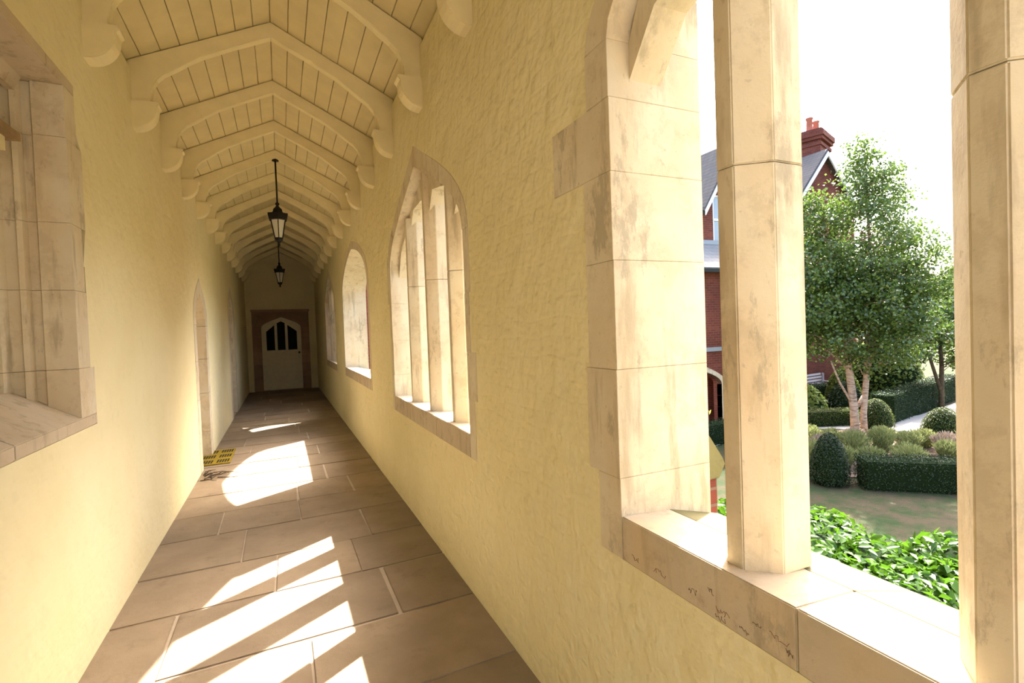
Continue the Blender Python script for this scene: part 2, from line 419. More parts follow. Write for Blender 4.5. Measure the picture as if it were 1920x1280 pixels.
# left wall: square recess window and two doorways
lw = (1.35, -.385, 3.285, 1.315)
lhole = [(1.2, -.435), (3.52, -.435), (3.52, -.12), (3.46, -.12), (3.46, .42), (3.44, .42), (3.50, .62), (3.50, 1.05), (3.44, 1.12), (3.43, 1.375), (1.2, 1.375)]
def door_hole(a, b, sp, ap, w_): 
    yc = (a+b)/2
    return [(a-w_, ZF-.001)]+curve4(a-w_, sp, yc, ap+w_)+curve4(b+w_, sp, yc, ap+w_)[::-1][1:]+[(b+w_, ZF-.001)]
d1 = (7.32, 8.16, .30, .62); d2 = (11.75, 12.75, .55, .92)
WD = .20
lholes = [lhole]
outerL = [(Y0, ZF-.25), (Y0, ZT), (Y1, ZT), (Y1, ZF-.25)]
def door_notch(d):
    h = door_hole(*d, WD); return [(h[-1][0], ZF-.25)]+h[::-1][0:]+[(h[0][0], ZF-.25)]
outerL = [(Y0, ZF-.25)]+[(Y0, ZT), (Y1, ZT), (Y1, ZF-.25)]+door_notch(d2)+door_notch(d1)
wl = prism('wall_left', outerL, XLO, XL, 'smooth_limewash', 'x', lholes); tag(wl, kind='structure')
# recess window stonework
w6 = tag(empty('window_5'), kind='structure')
prism('lintel_stone', rect(1.2, 1.315, 3.43, 1.375), XLO+.1, XL+.002, 'sill_limestone', 'x', (), w6, .004)
for a, b in ((1.2, 2.56), (2.563, 3.52)):
    prism('sill_stone', [(XLO+.05, -.433), (XL+.002, -.433), (XL+.002, -.375), (-1.21, -.215), (XLO+.05, -.215)], a, b, 'sill_limestone', 'y', (), w6, .004)
for z0, z1, w_ in ((-.372, -.12, .235), (-.118, .28, .175), (.282, .62, .155), (.622, 1.05, .215), (1.052, 1.313, .145)):
    # chamfered and rebated jamb section in plan
    sec = [(XL+.002, 3.285+w_-.003), (XL+.002, 3.285), (-1.075, 3.275), (-1.085, 3.295), (-1.12, 3.295), (-1.13, 3.262), (-1.15, 3.255), (-1.16, 3.275), (-1.20, 3.265), (-1.22, 3.225), (-1.36, 3.225), (-1.36, 3.285+w_-.003)]
    prism('jamb_stone', sec, z0, z1, 'pale_limestone', 'z', (), w6)
prism('moulding', [(-1.10, 1.315), (-1.16, 1.315), (-1.16, 1.25), (-1.13, 1.25), (-1.12, 1.28)], 1.2, 3.26, 'sill_limestone', 'y', (), w6)
prism('blind_panel', rect(1.2, -.30, 3.24, 1.33), -1.30, -1.26, 'pale_panel', 'x', (), w6)
prism('jamb_stone', [(XL+.002, 1.2), (XL+.002, 1.36), (-1.22, 1.40), (-1.36, 1.40), (-1.36, 1.2)], -.372, 1.313, 'pale_limestone', 'z', (), w6)
lg = empty('wooden_ledge', (-1.1, 2.2, .92)); tag(lg, 'stepped wooden ledge fixed high in the left window recess', 'ledge')
for o in (box('shelf_board', -1.26, 1.42, .965, -1.075, 3.14, 1.0, 'dark_wood'), box('shelf_moulding', -1.26, 1.42, .90, -1.11, 3.08, .964, 'cream_paint')):
    o.parent = lg; o.matrix_parent_inverse = Matrix.Translation((1.1, -2.2, -.92))

def doorway(idx, d, latch=True):
    a, b, sp, ap = d; yc = (a+b)/2
    root = tag(empty('door_%d' % idx), kind='structure')
    zz = [ZF, -1.25, -.72, -.25, .2, sp]
    for s, y_ in ((-1, a), (1, b)):
        for z0, z1 in zip(zz[:-1], zz[1:]):
            prism('jamb_stone', rect(min(y_, y_+s*(WD-.003)), z0+.002, max(y_, y_+s*(WD-.003)), z1-.002), XLO, XL+.003, 'pale_limestone', 'x', (), root, .0012)
    for e, s in ((a, -1), (b, 1)):
        inn = curve4(e, sp, yc, ap); out = curve4(e+s*(WD-.003), sp, yc, ap+WD-.003)
        for i, j in ((0, 5), (5, 10)):
            prism('arch_stone', inn[i:j+1]+out[i:j+1][::-1], XLO, XL+.003, 'pale_limestone', 'x', (), root, .001)
    lf = prism('door_leaf', [(a+.004, ZF+.01)]+curve4(a+.004, sp, yc, ap-.004)+curve4(b-.004, sp, yc, ap-.004)[::-1][1:]+[(b-.004, ZF+.01)], -1.26, -1.21, 'door_paint', 'x', (), root)
    for k in range(5):
        y_ = a+.02+(b-a-.04)*k/5
        prism('plank', rect(y_+.004, ZF+.02, y_+(b-a-.04)/5-.004, sp-.02), -1.21, -1.20, 'door_paint', 'x', (), lf, .003)
    lathe('knob', [(.012, 0), (.012, .03), (.028, .04), (.03, .06), (.015, .075)], 'black_iron', lf, 10).matrix_local = Matrix.Translation((-1.2, a+.12, -.55)) @ Matrix.Rotation(math.pi/2, 4, 'Y')
    box('threshold', XLO, a, ZF-.02, XL-.02, b, ZF+.006, 'sill_limestone', root)
doorway(2, d1); doorway(3, d2)

# end wall with arched door
D1 = (-.555, .565, .02+.30, .645)    # opening in x, springing, apex
a, b, sp, ap = D1; yc = .01
we_hole = [(-.80, ZF-.25), (-.80, .88), (.80, .88), (.80, ZF-.25)]
we = prism('wall_end', [(XLO, ZF-.25), (XLO, 2.6), (XO, 2.6), (XO, ZF-.25)]+we_hole[::-1], Y1, Y1+.4, 'smooth_limewash', 'y'); tag(we, kind='structure')
tr = box('bounce_slab', XLO-4, -12, ZF-.3, 1.4, Y0-.3, ZF-.02, 'mortar'); tag(tr, kind='structure')  # unseen slab behind the camera, added to bounce sunlight into the corridor
de = tag(empty('door_1'), kind='structure')
arcL = curve4(a, sp, yc, ap); arcR = curve4(b, sp, yc, ap)
zz = [ZF, -1.2, -.8, -.4, 0.0, sp]
for x0, x1 in ((-.797, a), (b, .797)):
    for z0, z1 in zip(zz[:-1], zz[1:]):
        prism('jamb_stone', rect(x0, z0+.002, x1, z1-.002), Y1-.015, Y1+.3, 'brown_stone', 'y', (), de, .006)
prism('spandrel_stone', [(-.797, sp), ]+arcL+[(yc, .80), (-.797, .80)], Y1-.01, Y1+.3, 'brown_stone', 'y', (), de)
prism('spandrel_stone', ([(.797, sp)]+arcR+[(yc, .80), (.797, .80)])[::-1], Y1-.01, Y1+.3, 'brown_stone', 'y', (), de)
prism('label_moulding', rect(-.82, .80, .82, .878), Y1-.05, Y1+.3, 'brown_stone', 'y', (), de, .01)
lz0 = ZF+.015
leaf_out = [(a+.003, lz0)]+curve4(a+.003, sp, yc, ap-.003)+curve4(b-.003, sp, yc, ap-.003)[::-1][1:]+[(b-.003, lz0)]
gl = []
gx = [(-.42, -.19), (-.115, .105), (.18, .44)]
for i, (g0, g1) in enumerate(gx):
    if i == 0: gl.append([(g0, -.37), (g1, -.37), (g1, .40), (g0, .20)])
    elif i == 1: gl.append([(g0, -.37), (g1, -.37), (g1, .46), ((g0+g1)/2, .51), (g0, .46)])
    else: gl.append([(g0, -.37), (g1, -.37), (g1, .20), (g0, .40)])
pn = [rect(g0, -1.40, g1, -.58) for g0, g1 in ((-.42, -.17), (-.12, .12), (.17, .44))]
lf = prism('door_leaf', leaf_out, Y1+.08, Y1+.13, 'door_paint', 'y', gl+pn, de)
for Q in pn:
    prism('panel', Q, Y1+.122, Y1+.13, 'door_paint', 'y', (), lf)
    (p0_, p1_) = (Q[0], Q[2]); prism('panel_bead', rect(p0_[0]+.05, p0_[1]+.05, p1_[0]-.05, p1_[1]-.05), Y1+.108, Y1+.122, 'door_paint', 'y', (), lf, .006)
for Q in gl: prism('pane', Q, Y1+.105, Y1+.11, 'glass', 'y', (), lf)
lathe('handle', [(.012, 0), (.012, .03), (.03, .04), (.032, .07), (.015, .085)], 'black_iron', lf, 10).matrix_local = Matrix.Translation((.49, Y1+.08, -.46)) @ Matrix.Rotation(math.pi/2, 4, 'X')
box('lobby_shade_panel', -1.3, Y1+.39, ZF, 1.3, Y1+.5, 1.0, 'interior_shade', de)  # flat dark panel standing in for the unlit space behind the panes

# floor of flagstones
fl = box('floor', XLO, Y0-.3, ZF-.25, XR+.1, Y1+.4, ZF-.006, 'mortar'); tag(fl, kind='structure')
rows = [(2.27, []), (2.90, [.066]), (3.55, [-.62, .555]), (4.16, [-.10, .43]), (4.84, [-.34, .59]), (5.45, [-.55, .083]), (6.10, [.085, .62]), (6.80, [-.42, .41]), (7.45, [.12])]
ys = [r_[0] for r_ in rows]; sp_ = {i: r_[1] for i, r_ in enumerate(rows)}
yy = ys[0]; pre = []
while yy > Y0: yy -= random.uniform(.52, .72); pre.append(yy)
allrows = [(y_, None) for y_ in pre[::-1]]+[(y_, sp_[i]) for i, y_ in enumerate(ys)]
yy = ys[-1]
while yy < Y1: yy += random.uniform(.52, .72); allrows.append((yy, None))
# each row runs from its y to the next; the split list belongs to the row that ends at the listed y
for i in range(len(allrows)-1):
    y0, y1 = allrows[i][0], allrows[i+1][0]; sp1 = allrows[i+1][1]
    y0, y1 = max(y0, Y0), min(y1, Y1)
    if y1-y0 < .1: continue
    if sp1 is None:
        n = random.choice((1, 2, 2)); sp1 = sorted(random.uniform(-.6, .6) for _ in range(n))
        if n == 2 and sp1[1]-sp1[0] < .35: sp1 = [sp1[0]]
    xs = [XL-.05]+list(sp1)+[XR+.04]
    sk = .03
    for x0, x1 in zip(xs[:-1], xs[1:]):
        g = .005; j = lambda: random.uniform(-.008, .008)
        q = [(x0+g+j(), y0+g+sk*x0+j()), (x1-g+j(), y0+g+sk*x1+j()), (x1-g+j(), y1-g+sk*x1+j()), (x0+g+j(), y1-g+sk*x0+j())]
        dz = random.uniform(-.002, .002)
        prism('flagstone', q, ZF-.03, ZF+dz, 'flagstone', 'z', (), fl, .005)

# ceiling: boarded, with arch-braced rafters on corbels
SL = .49; ZR = 2.625
ce = prism('ceiling', [(-1.55, ZR+.03-SL*(1.55+XC)), (XC, ZR+.03), (1.55, ZR+.03-SL*(1.55-XC)), (1.55, ZR+.12-SL*(1.55-XC)), (XC, ZR+.12), (-1.55, ZR+.12-SL*(1.55+XC))], Y0-.4, Y1+.5, 'shaded_cream', 'y')
tag(ce, kind='structure')
nb = 9
for s in (-1, 1):
    wd = 1.17/nb
    for k in range(nb):
        x0 = XC+s*(k*wd+.002); x1 = XC+s*((k+1)*wd-.002)
        z0 = ZR-SL*abs(x0-XC); z1 = ZR-SL*abs(x1-XC); dz = random.uniform(-.002, .002)
        P = [(x0, z0+dz), (x1, z1+dz), (x1, z1+.032), (x0, z0+.032)]
        c4 = .003
        P = [(x0, z0+dz+c4), (x0+s*c4, z0-SL*c4+dz), (x1-s*c4, z1+SL*c4+dz), (x1, z1+dz+c4), (x1, z1+.032), (x0, z0+.032)]
        prism('board', P, Y0-.35, Y1+.3, 'shaded_cream', 'y', (), ce)
low = [(0, 2.497), (.30, 2.352), (.505, 2.243), (.60, 2.178), (.69, 2.110), (.765, 2.060), (.81, 2.010), (.838, 1.955), (.852, 1.89), (.856, 1.835)]
def rafter_poly():
    R_ = (XR-XC)/.973; L_ = (XC-XL)/.973
    rt = [(XC+x*R_, z) for x, z in low]; lt = [(XC-x*L_, z) for x, z in low]
    up = [(XR+.02, 1.835), (XR+.02, ZR-.006-SL*(XR+.02-XC)), (XC, ZR-.006), (XL-.02, ZR-.006-SL*(XC-XL+.02)), (XL-.02, 1.835)]
    return rt+up+lt[::-1][:-1]
rmesh = prism_mesh('rafter', rafter_poly(), -.036, .036, 'y', (), .004)
def corbel_poly(s):
    x = XR if s > 0 else XL
    P = [(x+s*.02, 1.833), (x-s*.172, 1.833), (x-s*.176, 1.808), (x-s*.160, 1.80)]
    for k in range(9):
        t_ = k/8*math.pi/2
        P.append((x-s*(.008+.15*math.cos(t_)), 1.79-.165*math.sin(t_)))
    P.append((x+s*.02, 1.62)); return P
cmesh = {s: prism_mesh('corbel', corbel_poly(s), -.062, .062, 'y', (), .004) for s in (-1, 1)}
for m_ in (rmesh, cmesh[1], cmesh[-1]): m_.materials.append(MATS['cream_paint'])
RY = [3.686+1.048*k for k in range(-5, 13)]
for y_ in RY:
    r_ = link('rafter', rmesh, None, ce, (0, y_, 0))
    for s in (-1, 1): link('corbel', cmesh[s], None, r_)

# ------------------------------------------------------------------ lanterns
def lantern(y, label):
    t = empty('hanging_lantern', (XC, y, 1.28)); tag(t, label, 'lantern', 'black iron lanterns under the corridor rafters')
    z = lambda v: v-1.28
    lathe('ceiling_rose', [(.045, z(2.47)), (.05, z(2.48)), (.03, z(2.495)), (.012, z(2.51))][::-1], 'black_iron', t, 12)
    tube('rod', [(0, 0, z(2.49)), (0, 0, z(1.86))], [.011, .011], 'black_iron', t)
    lathe('knuckle', [(.012, z(1.90)), (.026, z(1.885)), (.028, z(1.865)), (.014, z(1.85)), (.03, z(1.835)), (.02, z(1.825))][::-1], 'black_iron', t, 12)
    lathe('cap', [(.135, z(1.675)), (.14, z(1.70)), (.10, z(1.725)), (.07, z(1.765)), (.062, z(1.80)), (.035, z(1.825))], 'black_iron', t, 6, flat=True)
    lathe('crown_rim', [(.118, z(1.645)), (.13, z(1.65)), (.142, z(1.70)), (.150, z(1.735)), (.140, z(1.735)), (.125, z(1.70)), (.112, z(1.66))], 'black_iron', t, 6, flat=True)
    for k in range(6):
        a_ = 2*math.pi*(k+.5)/6; b_ = 2*math.pi*(k+1.5)/6
        tube('corner_bar', [(.108*math.cos(a_), .108*math.sin(a_), z(1.66)), (.055*math.cos(a_), .055*math.sin(a_), z(1.39))], [.007, .007], 'black_iron', t, 6)
        V = [(.104*math.cos(a_), .104*math.sin(a_), z(1.655)), (.104*math.cos(b_), .104*math.sin(b_), z(1.655)), (.052*math.cos(b_), .052*math.sin(b_), z(1.395)), (.052*math.cos(a_), .052*math.sin(a_), z(1.395))]
        n_ = (Vector(V[1])-Vector(V[0])).cross(Vector(V[2])-Vector(V[0])).normalized()*.003
        V2 = V+[tuple(Vector(v_)+n_) for v_ in V]
        link('pane', mesh('pane', V2, [(0, 1, 2, 3), (7, 6, 5, 4), (0, 4, 5, 1), (1, 5, 6, 2), (2, 6, 7, 3), (3, 7, 4, 0)]), 'frosted_glass', t)
    lathe('base_ring', [(.03, z(1.35)), (.05, z(1.36)), (.062, z(1.38)), (.062, z(1.40)), (.05, z(1.405))], 'black_iron', t, 6, flat=True)
    lathe('finial', [(.004, 0), (.016, .012), (.018, .025), (.01, .04), (.022, .055), (.03, .075)], 'black_iron', t, 12)
    return t
lantern(3.686+1.048*4, 'nearer black hexagonal lantern hanging from a rafter on a long rod')
lantern(3.686+1.048*10, 'farther black lantern hanging near the dark end of the corridor')

# ------------------------------------------------------------------ doormat and twigs
mt = empty('doormat', (-.865, 8.0, ZF)); tag(mt, 'yellow doormat with dark lettering at the left doorway', 'doormat')
box('mat_pile', -.19, -.47, .003, .19, .47, .016, 'mat_yellow', mt, .004)
for cx in (-.095, .095):
    for cy in (-.32, 0, .32):
        # rows of short dark letter-like strokes, too worn to read
        parts = []
        for k in range(5):
            x0 = cx-.07+k*.03
            V = [(x0, cy-.085, .0165), (x0+.018, cy-.085, .0165), (x0+.024, cy+.085, .0165), (x0+.004, cy+.085, .0165)]
            V += [(v_[0], v_[1], .0185) for v_ in V]
            parts.append((V, [(3, 2, 1, 0), (4, 5, 6, 7), (0, 1, 5, 4), (1, 2, 6, 5), (2, 3, 7, 6), (3, 0, 4, 7)]))
        V, Fc = merge(parts); link('lettering', mesh('lettering', V, Fc), 'mat_dark', mt)
tw = empty('dry_twig_bundle', (-.78, 6.95, ZF)); tag(tw, 'bundle of dry dark twigs on the floor beside the doormat', 'twigs')
random.seed(21)
for k in range(15):
    x = random.uniform(-.14, .05); y = random.uniform(-.22, .16); a_ = random.uniform(-.5, 1.3); L = random.uniform(.14, .34)
    pts = []; h = .006+.003*(k % 4)
    for i in range(6):
        s = i/5; bend = random.uniform(-.015, .015)
        pts.append((x+math.cos(a_)*L*s*.8+bend, y+math.sin(a_)*L*s+bend, h+.03*math.sin(s*3)*random.random()))
    pts = [(max(-.16, min(.25, p[0])), p[1], p[2]) for p in pts]
    tube('twig', pts, [.006, .006, .005, .004, .003, .002], 'twig_bark', tw, 5)

# ------------------------------------------------------------------ garden
ZG = -3.5
gd = box('garden_ground', -25, -30, ZG-.3, 70, 60, ZG, 'lawn'); tag(gd, kind='structure')
pa = prism('garden_path', [(7.8, 7.9), (8.3, 9.0), (9.6, 10.4), (12.0, 11.0), (15.0, 11.0), (16.2, 10.0), (17.0, 9.0), (16.3, 8.0), (20.0, 8.6), (26, 10.4), (26, 11.4), (20, 10.3), (17.5, 10.6), (15.4, 11.8), (11.5, 11.9), (8.9, 11.2), (7.4, 9.3), (6.9, 7.9)], ZG, ZG+.02, 'gravel', 'z'); tag(pa, kind='structure')
bd = prism('planting_bed', [(12.0, 9.6), (15.0, 10.4), (16.6, 9.4), (16.4, 7.6), (14.2, 6.2), (12.4, 6.2), (10.8, 7.3), (10.6, 8.6)], ZG, ZG+.03, 'soil', 'z'); tag(bd, kind='structure')

def leaf_arrays(P, Nrm, L, Wd, jit=1.0, fold=.25):
    """rhombic folded leaves (2 tris) at points P, facing roughly Nrm"""
    n = len(P)
    N = Nrm+rng.normal(0, jit, (n, 3)); N /= np.linalg.norm(N, axis=1, keepdims=True)+1e-9
    R_ = rng.normal(0, 1, (n, 3)); T = np.cross(N, R_); T /= np.linalg.norm(T, axis=1, keepdims=True)+1e-9
    B = np.cross(N, T)
    l = (L*rng.uniform(.7, 1.25, (n, 1))); w_ = (Wd*rng.uniform(.7, 1.25, (n, 1)))
    a = P-T*l/2; c = P+T*l/2; b = P+B*w_/2+N*w_*fold; d = P-B*w_/2+N*w_*fold
    V = np.stack([a, b, c, d], 1).reshape(-1, 3)
    i = np.arange(n)*4
    Fc = np.stack([i, i+1, i+2, i, i+2, i+3], 1).reshape(-1, 3)
    return V, Fc
def np_mesh(name, V, Fc):
    me = bpy.data.meshes.new(name); me.vertices.add(len(V)); me.vertices.foreach_set('co', V.astype(np.float32).ravel())
    me.loops.add(Fc.size); me.loops.foreach_set('vertex_index', Fc.astype(np.int32).ravel())
    me.polygons.add(len(Fc)); me.polygons.foreach_set('loop_start', np.arange(0, Fc.size, 3, dtype=np.int32))
    me.update(); me.validate(); return me
def foliage(name, P, N, L, Wd, mat, parent, jit=.8):
    V, Fc = leaf_arrays(np.asarray(P, float), np.asarray(N, float), L, Wd, jit)
    o = link(name, np_mesh(name, V, Fc), mat, parent); o['kind'] = 'stuff'; return o

def hedge(p0, p1, h, wd, label, mat='box_leaf', n=4500, leaf=.035, group=None, topmat=None):
    p0 = Vector(p0); p1 = Vector(p1); L = (p1-p0).length; ang = math.atan2(p1.y-p0.y, p1.x-p0.x)
    o = empty('box_hedge', (p0.x, p0.y, ZG), ang); tag(o, label, 'hedge', group)
    box('dark_core', .04, -wd/2+.04, 0, L-.04, wd/2-.04, h-.05, 'hedge_core', o, .03)  # solid dark box, painted shade behind the outer leaves
    A = [L*wd, L*h, L*h, wd*h, wd*h]; tot = sum(A); P = []; N = []
    for k, a_ in enumerate(A):
        m_ = int(n*a_/tot); u = rng.random(m_); v_ = rng.random(m_); dz = rng.normal(0, .015, m_)
        if k == 0: P.append(np.stack([u*L, (v_-.5)*wd, h+dz], 1)); N.append(np.tile((0, 0, 1.), (m_, 1)))
        elif k < 3: s = (-1, 1)[k-1]; P.append(np.stack([u*L, s*wd/2+dz, v_*h], 1)); N.append(np.tile((0, s, .3), (m_, 1)))
        else: s = (-1, 1)[k-3]; P.append(np.stack([L*(s > 0)+dz, (u-.5)*wd, v_*h], 1)); N.append(np.tile((s, 0, .3), (m_, 1)))
    foliage('foliage', np.concatenate(P), np.concatenate(N), leaf, leaf*.6, mat, o)
    return o
def dome(name, x, y, r_, h, label, mat='box_leaf', n=3500, leaf=.035, power=.55, cat='topiary', group=None, z0=.0):
    o = empty(name, (x, y, ZG)); tag(o, label, cat, group)
    prof = []
    for k in range(9):
        s = k/8; prof.append((max(.01, (r_-.05)*(1-s**2.2)**power if k < 8 else .01), z0+.02+s*(h-.06)))
    prof[0] = ((r_-.05)*.8, z0)
    lathe('dark_core', prof, 'hedge_core', o, 14)  # solid dark body, painted shade inside the leaf shell
    u = rng.random(n); th = rng.random(n)*2*np.pi; s = u**.85
    rad = r_*(1-s**2.2)**power*(1+rng.normal(0, .04, n)); rad *= np.where(s < .1, .85+1.5*s, 1)
    P = np.stack([rad*np.cos(th), rad*np.sin(th), z0+s*h], 1)
    N = np.stack([np.cos(th), np.sin(th), .3+s*1.2], 1)
    foliage('foliage', P, N, leaf, leaf*.6, mat, o); return o

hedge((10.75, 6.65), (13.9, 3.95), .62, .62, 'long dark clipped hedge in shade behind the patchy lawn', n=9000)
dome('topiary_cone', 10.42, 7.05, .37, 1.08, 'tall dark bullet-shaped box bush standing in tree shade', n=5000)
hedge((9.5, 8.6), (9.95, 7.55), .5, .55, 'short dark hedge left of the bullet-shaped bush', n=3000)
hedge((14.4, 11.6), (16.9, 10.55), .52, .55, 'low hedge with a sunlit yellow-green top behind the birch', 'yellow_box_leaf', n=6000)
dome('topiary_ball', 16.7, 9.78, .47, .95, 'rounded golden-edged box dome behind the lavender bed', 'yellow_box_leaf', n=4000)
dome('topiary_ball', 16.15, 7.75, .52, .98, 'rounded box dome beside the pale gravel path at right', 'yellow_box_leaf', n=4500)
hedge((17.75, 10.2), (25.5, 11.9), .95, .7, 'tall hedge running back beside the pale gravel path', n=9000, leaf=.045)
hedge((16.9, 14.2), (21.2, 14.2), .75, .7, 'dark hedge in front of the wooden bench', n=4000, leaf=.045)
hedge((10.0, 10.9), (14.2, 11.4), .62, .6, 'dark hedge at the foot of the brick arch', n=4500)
hedge((7.7, 8.45), (9.0, 9.1), .62, .6, 'dark hedge between the gravel path and the lawn', n=3500)

def tuft(x, y, r_, h, label, mat, n, group, name='lavender_bush', leaf=.13):
    o = empty(name, (x, y, ZG)); tag(o, label, 'bush', group)
    th = rng.random(n)*2*np.pi; q = np.sqrt(rng.random(n)); s = rng.random(n)**.7
    rad = q*r_*(.35+.65*s); hh = h*s*(1-.35*q**2)
    P = np.stack([rad*np.cos(th), rad*np.sin(th), .03+hh], 1)
    # upright narrow blades
    l = leaf*rng.uniform(.6, 1.2, n); tilt = np.stack([np.cos(th)*q*.7, np.sin(th)*q*.7, np.ones(n)], 1)+rng.normal(0, .25, (n, 3))
    tilt /= np.linalg.norm(tilt, axis=1, keepdims=True)
    side = np.cross(tilt, rng.normal(0, 1, (n, 3))); side /= np.linalg.norm(side, axis=1, keepdims=True)
    w_ = .012
    a = P-tilt*l[:, None]/2; c = P+tilt*l[:, None]/2; a[:, 2] = np.maximum(a[:, 2], .0)
    V = np.stack([a, P+side*w_, c, P-side*w_], 1).reshape(-1, 3); i = np.arange(n)*4
    Fc = np.stack([i, i+1, i+2, i, i+2, i+3], 1).reshape(-1, 3)
    g = link('foliage', np_mesh('foliage', V, Fc), mat, o); g['kind'] = 'stuff'
    st = []
    for k in range(9):
        a_ = random.random()*6.28; st.append(tube_data([(0, 0, 0), (math.cos(a_)*r_*.5, math.sin(a_)*r_*.5, h*.6)], [.012, .004], 4))
    V, Fc = merge(st); link('stems', mesh('stems', V, Fc), 'twig_bark', o)
    return o
random.seed(3); k = 0
spots = []
for i in range(400):
    x = random.uniform(10.9, 16.2); y = random.uniform(6.5, 10.0)
    # bed between front hedge and path
    u = (x-10.55)*.755+(y-6.85)*-.656; v_ = (x-10.55)*.656+(y-6.85)*.755
    if v_ < .85 or v_ > 3.7 or y > 9.9 or (x-16.15)**2+(y-7.75)**2 < .9: continue
    if all((x-a_)**2+(y-b_)**2 > .44 for a_, b_ in spots): spots.append((x, y))
for x, y in spots:
    dry = random.random() < .28
    tuft(x, y, random.uniform(.31, .37), random.uniform(.45, .75), 'dry brownish bush in the bed around the birch trunks' if dry else 'silvery green lavender bush in the bed around the birch trunks',
         'dry_stem' if dry else 'lavender_leaf', 1500, 'dry bushes in the birch bed' if dry else 'lavender bushes in the birch bed')

# birch with two trunks
def tree(name, base, stems, lobes, nleaf, leaf, matl, label, cat='tree', bark='birch_bark', group=None):
    o = empty(name, (base[0], base[1], ZG)); tag(o, label, cat, group)
    for pts, rad in stems: tube('trunk', pts, rad, bark, o, 9)
    P = []; N = []
    for (cx, cy, cz), (rx, ry, rz), frac in lobes:
        m_ = int(nleaf*frac); nc = max(8, m_//60)
        # leaf clusters on twigs inside the lobe
        d = rng.normal(0, 1, (nc, 3)); d /= np.linalg.norm(d, axis=1, keepdims=True)
        rad_ = rng.random(nc)**.42
        cc = d*rad_[:, None]
        taper = np.clip(1.0-.8*np.clip(cc[:, 2]-.12, 0, 1), .12, 1)
        cc = np.stack([cc[:, 0]*rx*taper, cc[:, 1]*ry*taper, cc[:, 2]*rz], 1)+np.array((cx, cy, cz))
        for q in range(nc):
            k_ = rng.integers(35, 85); dd = rng.normal(0, 1, (k_, 3))*np.array((.17, .17, .12))
            P.append(cc[q]+dd); N.append(np.tile(d[q]*.6+np.array((0, 0, .5)), (k_, 1)))
        # twigs to some clusters
        tw_ = []
        for q in range(0, nc, 5):
            c_ = cc[q]; st = np.array((cx*.5, cy*.5, min(c_[2]-.3, cz+rz*.5)))
            tw_.append(tube_data([tuple(st), tuple((st+c_)/2+np.array((0, 0, .08))), tuple(c_)], [.02, .012, .004], 4, False))
        V, Fc = merge(tw_); link('branch', mesh('branch', V, Fc, True), bark, o)
    foliage('foliage', np.concatenate(P), np.concatenate(N), leaf, leaf*.75, matl, o, 1.1)
    return o
tree('birch_tree', (14.42, 8.98),
     [([(0, 0, 0), (-.02, .03, 1.0), (-.07, .1, 2.0), (-.12, .14, 3.2), (-.35, .3, 5.0), (-.62, .45, 6.8)], [.12, .105, .095, .085, .055, .02]),
      ([(.28, -.06, 0), (.27, -.05, .8), (.36, -.1, 1.9), (.5, -.1, 3.4), (.58, -.12, 5.4), (.5, -.08, 8.2)], [.095, .08, .075, .07, .045, .012]),
      ([(-.05, .03, 1.05), (-.35, .2, 1.7), (-.55, .3, 2.3)], [.035, .03, .02]), ([(.3, -.05, 1.3), (.12, .02, 1.0)], [.05, .05]),
      ([(-.08, .1, 2.0), (-.4, .28, 2.4), (-.6, .36, 2.6)], [.03, .02, .012]), ([(.36, -.1, 1.9), (.6, -.2, 2.6), (.75, -.3, 3.2)], [.04, .03, .02])],
     [((-1.0, .6, 4.9), (1.25, 1.2, 2.5), .24), ((.45, -.15, 5.2), (1.7, 1.6, 3.4), .36), ((1.3, -.5, 4.1), (1.7, 1.6, 2.1), .20), ((-.2, .1, 3.6), (2.0, 1.8, 1.35), .20)],
     46000, .095, 'birch_leaf', 'leafy twin-trunked birch tree in the middle of the garden')
tree('garden_tree', (22.0, 10.6), [([(0, 0, 0), (.05, 0, 1.6), (.1, .1, 3.2)], [.09, .07, .03]), ([(0, 0, .6), (-.35, .2, 2.0), (-.5, .2, 3.0)], [.06, .05, .02])],
     [((0, 0, 3.2), (2.6, 2.2, 1.7), .7), ((1.6, -.8, 3.6), (1.8, 1.5, 1.5), .3)], 16000, .13, 'birch_leaf', 'dark leafy tree behind the path hedge at right', bark='twig_bark')
tree('garden_tree', (28.6, 12.6), [([(0, 0, 0), (.05, 0, 1.6), (.1, .1, 3.8)], [.12, .1, .04])],
     [((0, 0, 3.9), (2.8, 2.4, 2.2), 1.0)], 6000, .14, 'birch_leaf', 'farther leafy tree behind the dark tree at right', bark='twig_bark')
def bush(x, y, r_, h, label, mat, n, leaf):
    return dome('shrub', x, y, r_, h, label, mat, n, leaf, .6, 'bush')
bush(20.3, 13.1, .6, 1.5, 'loose yellow-green shrub behind the diagonal hedge', 'bright_leaf', 3200, .12)
bush(24.2, 13.9, 1.5, 2.6, 'big sunlit yellow-green shrub behind the path hedge', 'bright_leaf', 3600, .15)
bush(17.3, 12.45, .6, 1.05, 'pale broad-leaved plant behind the sunlit low hedge', 'bright_leaf', 900, .17)
bush(18.7, 12.0, .6, 1.15, 'dark green shrub between the birch and the bench', 'box_leaf', 1500, .09)
# slim golden plant just past the near window
gp = empty('golden_shrub', (5.35, 5.35, ZG)); tag(gp, 'tall slim shrub with golden leaves beside the near window jamb', 'shrub')
tube('stem', [(0, 0, 0), (.02, 0, 1.4), (-.05, .05, 2.3)], [.03, .02, .008], 'twig_bark', gp)
P = rng.normal(0, 1, (26, 3))*np.array((.06, .06, .07))+np.array((-.06, .06, 2.28))
foliage('foliage', P, np.tile((0, 0, 1.), (26, 1)), .10, .035, 'gold_leaf', gp)

